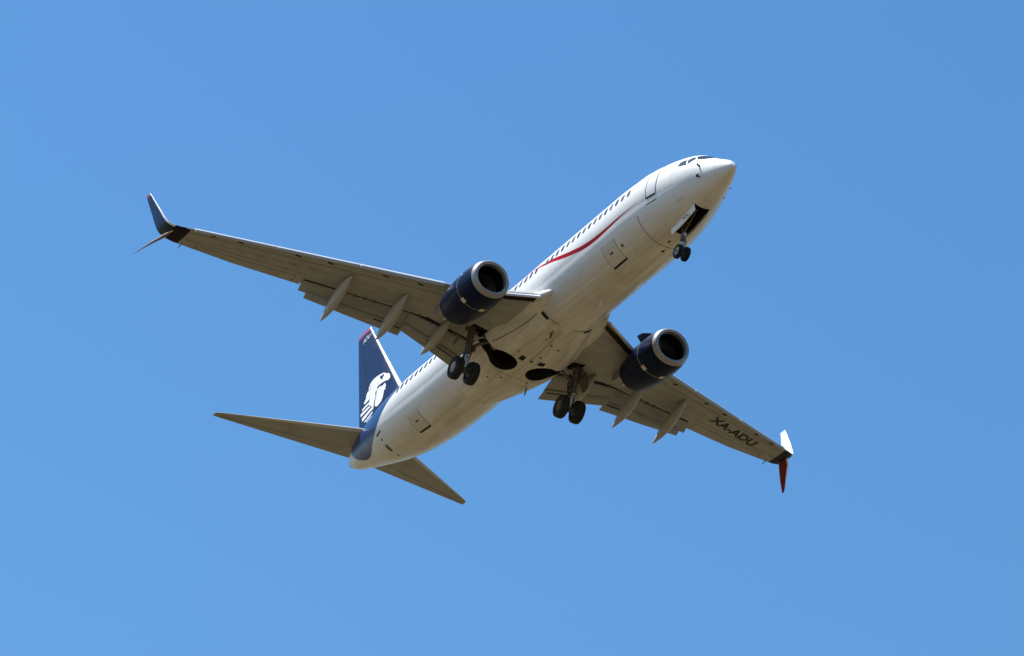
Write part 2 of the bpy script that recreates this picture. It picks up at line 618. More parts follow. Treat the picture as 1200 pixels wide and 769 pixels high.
def wing_mesh(s):
    ys = [1.2, 1.83, 2.02, 2.4, 3.0, 3.6, 4.1, 4.4, 4.8, 5.3, 6, 6.8, 7.6, 8.4, 9.2, 10, 10.56, 10.57, 11.2, 12, 12.8, 13.75, 14.6, 15.4, 16.0, 16.6]
    mb = MB()
    mb.rings([section(y, LE(y), TE(y), GAP(y) if y < 10.565 else 99, plane_z(y), TC(y)) for y in ys])
    m_ = 2 * 22 + 1
    mb.m = [1 if a < 2 else 0 for a in range(len(ys) - 1) for i in range(m_)] + [1, 0]
    return mb.build('wing', [M['grey'], M['belly']], plane, mirror=(s < 0), sharp=30)

def flap_piece(mb, st, chord0, chord1, tc, drop0=0.0):
    """st: list of (y, xle, zle, xte, zte); one slotted element between two chord fractions"""
    rings = []
    for y, x0, z0, x1, z1 in st:
        dx, dz = x1 - x0, z1 - z0
        c = math.hypot(dx, dz)
        ux, uz = dx / c, dz / c
        nx, nz = -uz, ux
        ring_u, ring_l = [], []
        for i in range(13):
            t = (1 - math.cos(math.pi * i / 12)) / 2
            h = airfoil(t) * tc * c * (chord1 - chord0)
            q = chord0 + (chord1 - chord0) * t
            bx, bz = x0 + dx * q - nx * drop0, z0 + dz * q - nz * drop0
            ring_u.append(Vector((bx + nx * h, y, bz + nz * h)))
            ring_l.append(Vector((bx - nx * h * .7, y, bz - nz * h * .7)))
        rings.append(ring_u[::-1] + ring_l[1:-1])
    mb.rings(rings)

def canoe(y, x0, z0, x1, z1, w, dep):
    """flap track fairing: a pod drooping with the flap, blunt nose under the wing, pointed tail"""
    mb = MB()
    rings = []
    n = 20
    for i in range(n + 1):
        t = i / n
        r = math.sin(math.pi * t ** .85) ** .85 if 0 < t < 1 else 0.03
        r = max(r, .03)
        bend = t * t * (3 - 2 * t)
        cx_, cz_ = x0 + (x1 - x0) * t, z0 + (z1 - z0) * (t ** 1.05)
        rings.append([Vector((cx_, y + w * r * math.cos(a) * .5, cz_ + (dep * r * math.sin(a) * (.62 if a > math.pi else .45))))
                      for a in [2 * math.pi * k / 16 for k in range(16)]])
    mb.rings(rings)
    return mb

WING = {}
cut_tmp = []
for s in (1, -1):
    w = wing_mesh(s)
    WING[s] = w

# wheel wells: round pockets in the belly with a slot running out to each leg
def cutter_mesh(outline, z0, z1):
    n = len(outline)
    v = [(x, y, z0) for x, y in outline] + [(x, y, z1) for x, y in outline]
    f = [tuple(range(n - 1, -1, -1)), tuple(range(n, 2 * n))] + [(i, (i + 1) % n, (i + 1) % n + n, i + n) for i in range(n)]
    o = link_mesh('pocket_cutter', v, f, M['well_gap_shade'], plane, smooth=False)
    cut_tmp.append(o)
    return o

def well_outline(s):
    pts = []
    for k in range(48):
        a = R(90) + R(36) + (2 * math.pi - R(72)) * k / 47
        pts.append((19.43 + .74 * math.cos(a), 1.02 + .70 * math.sin(a)))
    # neck running out to the leg, swept a little forward
    pts += [(19.76, 1.80), (19.74, 2.5), (19.14, 2.5), (19.10, 1.80)]
    out = [(x, s * y) for x, y in pts]
    return out if s > 0 else out[::-1]

wells = [cutter_mesh(well_outline(s), -3.2, -1.25) for s in (1, -1)]
bay = cutter_mesh([(2.70, -.44), (2.70, .40), (4.74, .40), (4.74, -.44)], -3.0, -.75)
cut(fuselage, wells + [bay])
cut(belly, wells)
for s in (1, -1):
    y0, y1 = sorted((s * 1.95, s * 3.05))
    slot = cutter_mesh([(18.75, y0), (18.75, y1), (19.62, y1), (19.62, y0)], -3.2, -.92)
    cut(WING[s], [slot])
drop(cut_tmp)
BEL = bvh_of(belly, fuselage)
WB = {s: bvh_of(WING[s]) for s in (1, -1)}

WHITE_TIP = 0
def winglet(s, w):
    # blade: white inboard face, navy outboard face, bare metal leading edge, red cap
    st = [(16.6, plane_z(16.6), 22.74, 24.32, .098, 0.0), (16.85, .905, 22.90, 24.36, .09, .10), (17.05, .985, 23.06, 24.42, .085, .30), (17.22, 1.14, 23.26, 24.52, .08, .62),
          (17.33, 1.36, 23.50, 24.66, .075, .95), (17.42, 1.70, 23.78, 24.82, .075, 1.22), (17.52, 2.25, 24.20, 25.06, .07, 1.35), (17.63, 2.9, 24.72, 25.38, .07, 1.38),
          (17.715, 3.45, 25.16, 25.65, .07, 1.38), (17.74, 3.60, 25.30, 25.76, .06, 1.38)]
    rings = []
    n = 14
    for y, z, le, te, tc, roll in st:
        c = te - le
        nv = Vector((0, -math.sin(roll), math.cos(roll)))
        up, lo = [], []
        for i in range(n + 1):
            t = 1 - math.cos(math.pi * .5 * i / n)
            h = airfoil(t) * tc * c
            b = Vector((le + c * t, y, z))
            up.append(b + nv * h * 1.05)
            lo.append(b - nv * h * .92)
        rings.append(up[::-1] + lo[1:])
    mb = MB()
    mb.rings(rings)
    m_ = len(rings[0])
    fm = []
    for a in range(len(rings) - 1):
        for i in range(m_):
            upper = i < n - 2
            nose = n - 3 <= i <= n + 3
            if a == len(rings) - 2 and not upper and not nose:
                fm.append(2)
            elif nose and a >= 2:
                fm.append(0)
            elif upper:
                fm.append(0)
            else:
                fm.append(3 if a < 4 else 1)
    fm += [0, 0]
    mb.m = fm
    b = mb.build('winglet', [M['white'], M['navy'], M['red'], M['black']], w, mirror=(s < 0))
    return b

def strake(s, w):
    # lower blade of the split tip: red inboard face
    st = [(16.98, .92, 23.42, 24.25, .07), (17.25, .77, 23.75, 24.62, .065), (17.65, .49, 24.55, 25.12, .06), (17.95, .23, 25.12, 25.42, .055), (18.03, .15, 25.33, 25.50, .05)]
    rings = []
    n = 10
    d = Vector((0, 1.05, -.77)).normalized()
    nv = Vector((0, -d.z, d.y))
    for y, z, le, te, tc in st:
        c = te - le
        up, lo = [], []
        for i in range(n + 1):
            t = 1 - math.cos(math.pi * .5 * i / n)
            h = airfoil(t) * tc * c
            b = Vector((le + c * t, y, z))
            up.append(b + nv * h)
            lo.append(b - nv * h)
        rings.append(up[::-1] + lo[1:])
    mb = MB().rings(rings)
    m_ = len(rings[0])
    mb.m = [0 if i < n + 3 else 1 for a in range(len(rings) - 1) for i in range(m_)] + [1, 1]
    return mb.build('strake', [M['white'], M['dark_red']], w, mirror=(s < 0))

def slat(name, w, s, y0, y1, mat):
    """leading-edge slat run forward and down from the wing, leaving a slot"""
    mb = MB()
    rings = []
    n = 8
    for k in range(n + 1):
        y = y0 + (y1 - y0) * k / n
        c = TE(y) - LE(y)
        le, z = LE(y), plane_z(y)
        r = TC(y) * c
        prof = [(.30, .40), (.16, .36), (.02, .22), (-.075, .02), (-.085, -.13), (-.045, -.25), (.02, -.31),
                (.035, -.27), (-.005, -.18), (.0, -.02), (.08, .16), (.19, .29), (.30, .375)]
        sc = .42 + .30 * (c / 3.5)
        rings.append([Vector((le - .07 + a * sc * .9, y, z - .05 + b * sc * .62)) for a, b in prof])
    mb.rings(rings)
    mb.m = [1 if 3 <= i <= 8 else 0 for a in range(n) for i in range(13)] + [0, 0]
    return mb.build(name, [M['white'], M['pod']], w, mirror=(s < 0), sharp=50)

def krueger(w, s):
    """panels folded out ahead of the inboard leading edge"""
    mb = MB()
    rings = []
    for y in (1.92, 2.4, 3.0, 3.6, 4.15, 4.5):
        le, z = LE(y), plane_z(y)
        prof = [(.12, .02), (-.10, -.06), (-.30, -.17), (-.40, -.26), (-.385, -.33), (-.31, -.33), (-.27, -.26), (-.09, -.13), (.12, -.04)]
        rings.append([Vector((le + a, y, z + b)) for a, b in prof])
    mb.rings(rings)
    mb.build('krueger_flap', M['white'], w, mirror=(s < 0), sharp=50)
    # dark sheet on the skin, painting the shade of the cavity behind the panel
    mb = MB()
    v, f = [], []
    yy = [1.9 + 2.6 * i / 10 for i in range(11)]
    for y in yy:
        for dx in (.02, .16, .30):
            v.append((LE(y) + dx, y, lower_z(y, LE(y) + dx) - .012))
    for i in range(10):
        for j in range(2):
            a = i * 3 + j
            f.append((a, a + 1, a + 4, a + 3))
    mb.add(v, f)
    mb.build('krueger_cavity_shade', M['well_gap_shade'], w, mirror=(s < 0))

def wing_parts(s):
    w = WING[s]
    mir = s < 0
    winglet(s, w)
    strake(s, w)
    for a, b in ((5.55, 9.15), (9.2, 12.7), (12.75, 16.25)):
        slat('slat', w, s, a, b, M['slat'])
    krueger(w, s)
    # outboard flap (two slotted elements), then inboard
    outb = [(5.53, 20.62, -.66, 21.88, -1.21), (8.2, 21.42, -.32, 22.34, -.86), (10.45, 22.13, -.05, 22.72, -.56)]
    inb = [(2.35, 20.46, -1.18, 22.16, -1.66), (4.0, 20.43, -.96, 21.75, -1.42), (5.64, 20.52, -.72, 21.45, -1.14)]
    for st, nm in ((outb, 'flap'), (inb, 'flap')):
        mb = MB()
        y_, a_, b_, c_, d_ = st[-1]
        main = st[:-1] + ([(y_ + .18, a_ + .05, b_ + .02, c_ + .04, d_ + .02)] if st is outb else [st[-1]])
        flap_piece(mb, main, -.04, .68, .17)
        mb.build(nm, M['flap'], w, mirror=mir)
        mb = MB()
        flap_piece(mb, st[:-1] + ([(10.28, 22.09, -.07, 22.69, -.57)] if st is outb else [st[-1]]), .57, 1.0, .13, .085)
        af = mb.build('aft_flap', M['flap'], w, mirror=mir)
        # dark ribbon on the aft element, painted shade of the slot ahead
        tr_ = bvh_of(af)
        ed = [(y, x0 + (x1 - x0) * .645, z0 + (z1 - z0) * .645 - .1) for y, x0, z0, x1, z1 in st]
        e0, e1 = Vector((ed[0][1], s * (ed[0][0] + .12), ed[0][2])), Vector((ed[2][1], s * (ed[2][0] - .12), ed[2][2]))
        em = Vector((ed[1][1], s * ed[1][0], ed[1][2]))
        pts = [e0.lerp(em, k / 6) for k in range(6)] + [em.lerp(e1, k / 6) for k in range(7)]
        decal('flap_slot_shade', ribbon_polys(pts, .075, lambda q: Vector((0, 0, -1))), tr_, M['well_gap_shade'], w, .006, .5)
    # spoiler panels carry the upper skin back over the gap
    for y0, y1 in ((1.9, 5.045), (5.05, 7.62), (7.625, 10.56)):
        rings = []
        for k in range(7):
            y = y0 + (y1 - y0) * k / 6
            g, te = GAP(y), TE(y)
            c = te - LE(y)
            def zu(x):
                t = (x - LE(y)) / c
                return plane_z(y) + .012 * c * math.sin(math.pi * t) + airfoil(min(t, 1)) * TC(y) * c * 1.08
            xe = g + (te - g) * .72
            rings.append([Vector((g - .15, y, zu(g - .15) - .01)), Vector((xe, y, zu(xe) - .02)), Vector((xe, y, zu(xe) - .05)), Vector((g - .15, y, zu(g - .15) - .16))])
        sb = MB().rings(rings)
        sb.m = [1 if i == 2 else 0 for a in range(6) for i in range(4)] + [0, 0]  # underside near-black: shade of the gap put into the colour
        sb.build('spoiler', [M['grey'], M['well_gap_shade']], w, mirror=mir, sharp=60)
    # near-black box paints the cove's shadow between wing skin and flap; drive shaft beside it
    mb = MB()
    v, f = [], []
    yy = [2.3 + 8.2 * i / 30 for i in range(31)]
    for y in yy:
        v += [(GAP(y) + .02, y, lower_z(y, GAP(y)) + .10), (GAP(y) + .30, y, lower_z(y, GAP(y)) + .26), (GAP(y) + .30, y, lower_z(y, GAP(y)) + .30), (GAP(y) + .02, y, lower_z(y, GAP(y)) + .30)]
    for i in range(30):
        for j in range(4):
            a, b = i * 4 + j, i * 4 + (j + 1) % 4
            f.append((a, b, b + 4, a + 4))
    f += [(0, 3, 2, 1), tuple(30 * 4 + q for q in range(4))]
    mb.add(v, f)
    mb.build('flap_cove_shade', M['well_gap_shade'], w, mirror=mir)
    mb = MB()
    mb.tube([(GAP(y) - .015, y, lower_z(y, GAP(y)) + .01) for y in (4.85, 5.6, 6.4, 7.2, 8.0, 8.9)], .028, 8)
    mb.build('flap_drive_shaft', M['chrome'], w, mirror=mir)
    for yv in (5.2, 7.3, 7.75, 8.2, 9.75):
        MB().box((GAP(yv) + .06, yv, lower_z(yv, GAP(yv)) - .02), (.22, .07, .10)).build('flap_hinge', M['steel'], w, mirror=mir, smooth=False)
    # pods
    for y, x0, x1, z1, wd, dp in ((9.15, 19.75, 22.9, -1.40, .47, .70), (6.5, 19.05, 22.2, -1.79, .50, .75), (3.97, 19.4, 22.45, -1.50, .48, .68)):
        canoe(y, x0, lower_z(y, x0) - .06, x1, z1, wd, dp).build('flap_track_fairing', M['pod'], w, mirror=mir)
    # aileron line, fuel tank panels: seams in the lower skin
    up = lambda q: Vector((0, 0, 1))
    def low(pts): return [(x, y, lower_z(abs(y), x)) for x, y in pts]
    polys = []
    for y0, y1, fr in ((11.0, 15.6, .74), (5.0, 16.4, .17), (10.7, 16.4, .60)):
        pts = [(LE(y) + (TE(y) - LE(y)) * fr, y) for y in [y0 + (y1 - y0) * i / 10 for i in range(11)]]
        polys += ribbon_polys(low(pts), .022, up)
    for y in (11.0, 15.6):
        polys += ribbon_polys(low([(LE(y) + (TE(y) - LE(y)) * q, y) for q in (.74, .86, .97)]), .025, up)
    if mir:
        polys = [[(q[0], -q[1], q[2]) for q in pl] for pl in polys]
    decal('skin_seam', polys, WB[s], M['seam'], w, .010, .6)
    # oval access panels down the lower skin
    polys = []
    for i, y in enumerate([5.9, 6.7, 7.5, 8.3, 9.1, 9.9, 10.7, 11.5, 12.3, 13.1, 13.9, 14.7]):
        xc = LE(y) + (TE(y) - LE(y)) * .40
        polys.append([(xc + .13 * math.cos(a), s * (y + .24 * math.sin(a)), lower_z(y, xc)) for a in [2 * math.pi * k / 14 for k in range(14)]])
        decal('access_panel', polys[-1:], WB[s], M['flap'], w, .008, .3)
    # small dark drains and slat track doors along the nose of the wing
    polys = []
    for y in (6.4, 7.9, 10.3, 11.7, 14.2, 15.4):
        xc = LE(y) + (TE(y) - LE(y)) * .075
        polys.append([(xc + a * .09 + b * .5 * .10, s * (y + b * .28), lower_z(y, xc)) for a, b in ((-.5, -.5), (.5, -.5), (.5, .5), (-.5, .5))])
        decal('slat_track_slot', polys[-1:], WB[s], M['black'], w, .010, .3)

for s in (1, -1):
    wing_parts(s)
# navy tip band, under both wing ends
for s in (1, -1):
    ys = [16.40, 16.50, 16.60]
    polys = []
    for a, b in zip(ys[:-1], ys[1:]):
        for i in range(8):
            q0, q1 = .03 + .95 * i / 8, .03 + .95 * (i + 1) / 8
            polys.append([(LE(y) + (TE(y) - LE(y)) * q, s * y, lower_z(y, LE(y) + (TE(y) - LE(y)) * q)) for y, q in ((a, q0), (b, q0), (b, q1), (a, q1))])
    decal('wing_tip_band', polys, WB[s], M['black'], WING[s], .010, .3)

for s in (1, -1):
    for y in (16.2,):
        MB().tube([(TE(y) - .03, s * y, plane_z(y)), (TE(y) + .34, s * y, plane_z(y) - .05)], [.028, .012], 6).build('static_wick', M['black'], WING[s])
# fillet where each wing root meets the body
for s in (1, -1):
    rings = []
    for x, r, y in ((13.4, .03, 1.46), (13.8, .10, 1.50), (14.2, .18, 1.57), (14.6, .26, 1.66), (15.2, .34, 1.72), (16.2, .36, 1.74)):
        rings.append([Vector((x, y + r * .8 * math.cos(a), -1.04 + r * math.sin(a) * (1 if a < math.pi else 1.0))) for a in [2 * math.pi * k / 20 for k in range(20)]])
    MB().rings(rings).build('wing_root_fillet', M['belly'], WING[s], mirror=(s < 0))

# ---- fin and tailplane
def fin_le(z): return 31.95 + .868 * (z - 2.0)
def fin_te(z): return 37.33 + .2757 * (z - 2.0)
def foil_ring(make, le, te, tc, n=16):
    c = te - le
    a, b = [], []
    for i in range(n + 1):
        t = 1 - math.cos(math.pi * .5 * i / n)
        h = airfoil(t) * tc * c
        a.append(make(le + c * t, h))
        b.append(make(le + c * t, -h))
    return a[::-1] + b[1:]
zs = [1.2, 2.0, 2.8, 4, 5.5, 7, 8.45]
rings = [foil_ring(lambda x, h, z=z: Vector((x, h, z)), fin_le(z), fin_te(z), .105) for z in zs]
n16 = len(rings[0])
for dz, f0 in ((.14, .985), (.24, .80), (.29, .45)):
    def mk(x, h, dz=dz, f0=f0):
        t = (x - fin_le(8.45 + dz)) / (fin_te(8.45 + dz) - fin_le(8.45 + dz))
        return Vector((x, h * f0, 8.45 + dz - .10 * t * dz / .29))
    rings.append(foil_ring(mk, fin_le(8.45 + dz), fin_te(8.45 + dz) - .02, .10))
mb = MB().rings(rings)
fm = []
for a in range(len(rings) - 1):
    for i in range(n16):
        nose = 16 - 3 <= i <= 16 + 2
        fm.append(2 if a >= len(zs) - 1 and not nose else (1 if nose else 0))
fm += [0, 2]
mb.m = fm
fin = mb.build('tail_fin', [M['navy'], M['white'], M['red']], plane)
FIN = bvh_of(fin)
mb = MB()
rings = []
for i in range(9):
    t = i / 8
    x = 28.4 + 4.9 * t
    h = .02 + 1.35 * t ** 1.35
    wd = .06 + .10 * t
    zb_ = 1.75
    rings.append([Vector((x, wd * 1.2, zb_)), Vector((x, wd, 1.93 + h * .6)), Vector((x, wd * .5, 1.93 + h * .95)), Vector((x, 0, 1.93 + h)), Vector((x, -wd * .5, 1.93 + h * .95)), Vector((x, -wd, 1.93 + h * .6)), Vector((x, -wd * 1.2, zb_))])
mb.rings(rings)
mb.m = [1 if i in (2, 3) else 0 for a in range(len(rings) - 1) for i in range(7)] + [0, 0]
mb.build('dorsal_fin', [M['navy'], M['white']], fin)
# rudder hinge line
hinge = [(fin_le(z) + (fin_te(z) - fin_le(z)) * .70, .4, z) for z in (2.6, 4, 5.5, 7, 8.2)]
decal('rudder_seam', ribbon_polys(hinge, .03, lambda q: Vector((0, 1, 0))), FIN, M['black'], fin, .008, .4, (0, -1, 0))

def stab_le(y): return 34.42 + .705 * (y - .6)
def stab_te(y): return 37.80 + .262 * (y - .6)
def stab_z(y): return .90 + .106 * (y - .3)
STAB = {}
for s in (1, -1):
    rings = [foil_ring(lambda x, h, y=y: Vector((x, y, stab_z(y) - h)), stab_le(y), stab_te(y), .095) for y in (.25, .8, 2, 3.5, 5, 6.3, 6.9)]
    for dy, f0 in ((.20, .9), (.29, .5)):
        y = 6.9 + dy
        rings.append(foil_ring(lambda x, h, y=y, f0=f0: Vector((x, y, stab_z(y) - h * f0)), stab_le(y) + dy * dy * .9, stab_te(y) - dy * .05, .095))
    mb = MB().rings(rings)
    fm = []
    for a in range(len(rings) - 1):
        for i in range(n16):
            fm.append(1 if 16 - 4 <= i <= 16 + 3 else 0)
    mb.m = fm + [0, 0]
    st = mb.build('tailplane', [M['grey'], M['slat']], plane, mirror=(s < 0))
    STAB[s] = bvh_of(st)
    polys = ribbon_polys([(stab_le(y) + (stab_te(y) - stab_le(y)) * .70, s * y, stab_z(y) - 1) for y in (.9, 2.5, 4, 5.5, 6.9)], .03, lambda q: Vector((0, 0, 1)))
    decal('elevator_seam', polys, STAB[s], M['seam'], st, .008, .5, (0, 0, 1))

# ---- engines
EY, EZ, EX = 4.85, -1.80, 13.50
def nacelle_ring(x, r, flat=.0, seg=56):
    # slightly flattened underneath
    ring = []
    for k in range(seg):
        t = 2 * math.pi * k / seg
        c, d = math.cos(t), math.sin(t)
        dz = r * d * (1 - flat * max(0, -d) ** 2)
        ring.append(Vector((x, EY + r * c * (1 + flat * .3), EZ + dz)))
    return ring

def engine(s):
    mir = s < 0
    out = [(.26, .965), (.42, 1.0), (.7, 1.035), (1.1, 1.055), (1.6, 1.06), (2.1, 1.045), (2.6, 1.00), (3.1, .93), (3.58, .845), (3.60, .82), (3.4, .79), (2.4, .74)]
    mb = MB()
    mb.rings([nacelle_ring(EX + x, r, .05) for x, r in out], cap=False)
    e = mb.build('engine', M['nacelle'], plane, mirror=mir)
    # shell only at the front: polished lip rolling into the duct
    lip = [(.262, .967), (.16, .945), (.08, .915), (.025, .875), (.0, .83), (.015, .80), (.045, .78), (.05, .74), (.262, .72)]
    mb = MB()
    mb.rings([nacelle_ring(EX + x, r, .05) for x, r in lip] + [nacelle_ring(EX + lip[0][0], lip[0][1], .05)], cap=False)
    mb.build('inlet_lip', M['silver'], e, mirror=mir)
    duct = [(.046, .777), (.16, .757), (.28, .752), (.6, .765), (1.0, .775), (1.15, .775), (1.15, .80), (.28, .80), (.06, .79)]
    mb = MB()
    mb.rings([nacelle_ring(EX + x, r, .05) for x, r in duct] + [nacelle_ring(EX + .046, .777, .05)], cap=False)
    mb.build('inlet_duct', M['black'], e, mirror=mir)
    mb = MB()
    n = 24
    for k in range(n):
        t = 2 * math.pi * k / n
        v = []
        for r, tw, cw in ((.20, .9, .13), (.48, .55, .17), (.765, .25, .20)):
            for q in (-1, 1):
                a = t + q * math.cos(tw) * cw / max(r, .2) * .5
                v.append((EX + 1.0 + q * math.sin(tw) * cw * .5, EY + r * math.cos(a), EZ + r * math.sin(a)))
        mb.add(v, [(0, 1, 3, 2), (2, 3, 5, 4)])
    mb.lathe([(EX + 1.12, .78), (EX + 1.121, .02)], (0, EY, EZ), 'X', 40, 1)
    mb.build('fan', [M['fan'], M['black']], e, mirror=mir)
    mb = MB()
    mb.lathe([(EX + .62, .01), (EX + .68, .07), (EX + .80, .15), (EX + .98, .235), (EX + 1.02, .24)], (0, EY, EZ), 'X', 32)
    mb.build('spinner', M['black'], e, mirror=mir)
    mb = MB()
    mb.lathe([(EX + 2.5, .60), (EX + 3.3, .58), (EX + 3.8, .50), (EX + 4.15, .41), (EX + 4.16, .38), (EX + 3.6, .36)], (0, EY, EZ + .03), 'X', 40)
    mb.build('exhaust_nozzle', M['nozzle'], e, mirror=mir)
    mb = MB()
    mb.lathe([(EX + 3.5, .30), (EX + 4.1, .24), (EX + 4.7, .10), (EX + 4.85, .02)], (0, EY, EZ + .03), 'X', 32)
    mb.build('exhaust_plug', M['nozzle'], e, mirror=mir)
    # pylon: sloping fairing from the cowl top back under the wing
    mb = MB()
    rings = []
    for x, zt_, zb_, w_ in ((14.9, -.80, -.95, .05), (15.5, -.60, -1.0, .16), (16.3, -.36, -1.1, .22), (17.2, -.40, -1.3, .23), (18.0, -.70, -1.42, .20), (18.8, -.80, -1.28, .13), (19.4, -.85, -1.10, .05)):
        rings.append([Vector((x, EY + a, b)) for a, b in ((-w_, zb_), (w_, zb_), (w_, (zt_ * .7 + zb_ * .3)), (w_ * .6, zt_), (-w_ * .6, zt_), (-w_, (zt_ * .7 + zb_ * .3)))])
    mb.rings(rings)
    mb.m = [1 if a >= 3 else 0 for a in range(6) for i in range(6)] + [0, 1]
    mb.build('pylon', [M['nacelle'], M['grey']], e, mirror=mir, sharp=60)
    tree = bvh_of(e)
    up = lambda q: (Vector(q) - Vector((q[0], s * EY, EZ))).normalized()
    def band(x, a0, a1, w, nm, mt, n=30):
        pts = [(x, s * (EY + 1.05 * math.cos(a0 + (a1 - a0) * k / n)), EZ + 1.05 * math.sin(a0 + (a1 - a0) * k / n)) for k in range(n + 1)]
        decal(nm, ribbon_polys(pts, w, up), tree, mt, e, .008, .25)
    band(EX + 1.48, R(-235), R(55), .035, 'cowl_seam', M['silver'])
    # split line under the cowl, with its pale latch plates
    def strip(x0, x1, ang, w, nm, mt, n=10):
        pts = [(x0 + (x1 - x0) * k / n, s * (EY + 1.03 * math.cos(R(ang))), EZ + 1.03 * math.sin(R(ang))) for k in range(n + 1)]
        decal(nm, ribbon_polys(pts, w, up), tree, mt, e, .008, .25)
    strip(EX + 1.5, EX + 3.2, -20, .02, 'cowl_split_line', M['seam'])
    strip(EX + 1.5, EX + 3.2, 200, .02, 'cowl_split_line', M['seam'])
    for ang in (-50, -108) if s > 0 else (-130, -72):
        strip(EX + 1.30, EX + 1.55, ang, .26, 'latch_plate', M['latch'], 2)
    for x, ang in ((EX + .95, 40), (EX + 1.2, 22)):
        strip(x, x + .12, ang, .10, 'cowl_placard', M['white'], 2)
    # chine: the little fin on the inboard shoulder of the cowl
    a = R(180 - 42)
    rad = Vector((0, math.cos(a), math.sin(a)))
    tan = Vector((0, -math.sin(a), math.cos(a)))
    rings = []
    for x, h in ((.75, .02), (.95, .16), (1.25, .30), (1.6, .36), (1.75, .34), (1.80, .02)):
        b = Vector((EX + x, EY, EZ)) + rad * 1.0
        rings.append([b - tan * .018, b + tan * .018, b + rad * (.05 + h) + tan * .008, b + rad * (.05 + h) - tan * .008])
    MB().rings(rings).build('nacelle_chine', M['navy'], e, mirror=mir, sharp=60)
for s in (1, -1):
    engine(s)

# ---- landing gear
def wheel_parts(parent, x, y, z, r, w, outward, rim_r, rim_mat='rim'):
    """tyre with rounded shoulders and tread grooves; dished rim on both faces"""
    h = w / 2
    prof = [(-h * .72, rim_r), (-h * .95, rim_r + (r - rim_r) * .30), (-h, rim_r + (r - rim_r) * .60), (-h * .86, r * .945), (-h * .62, r * .988)]
    for g in (-.36, 0, .36):
        prof += [(h * g - .016, r), (h * g - .012, r - .014), (h * g + .012, r - .014), (h * g + .016, r)]
    prof += [(h * .62, r * .988), (h * .86, r * .945), (h, rim_r + (r - rim_r) * .60), (h * .95, rim_r + (r - rim_r) * .30), (h * .72, rim_r)]
    MB().lathe(prof + [prof[0]], (x, y, z), 'Y', 44).build('tyre', M['tyre'], parent)
    o = 1 if outward > 0 else -1
    rp = [(o * h * .80, rim_r * 1.0), (o * h * .86, rim_r * .96), (o * h * .62, rim_r * .86), (o * h * .45, rim_r * .62), (o * h * .52, rim_r * .40), (o * h * .80, rim_r * .30), (o * h * .82, .02)]
    back = [(-o * h * .5, .03), (-o * h * .5, rim_r * .98)]
    MB().lathe(back[::-1][:1] + rp + [], (x, y, z), 'Y', 36).build('rim', M[rim_mat], parent)
    MB().lathe([(-o * h * .98, .10), (-o * h * .9, rim_r * .9), (-o * h * .2, rim_r * .97)], (x, y, z), 'Y', 30).build('brake', M['brake'], parent)

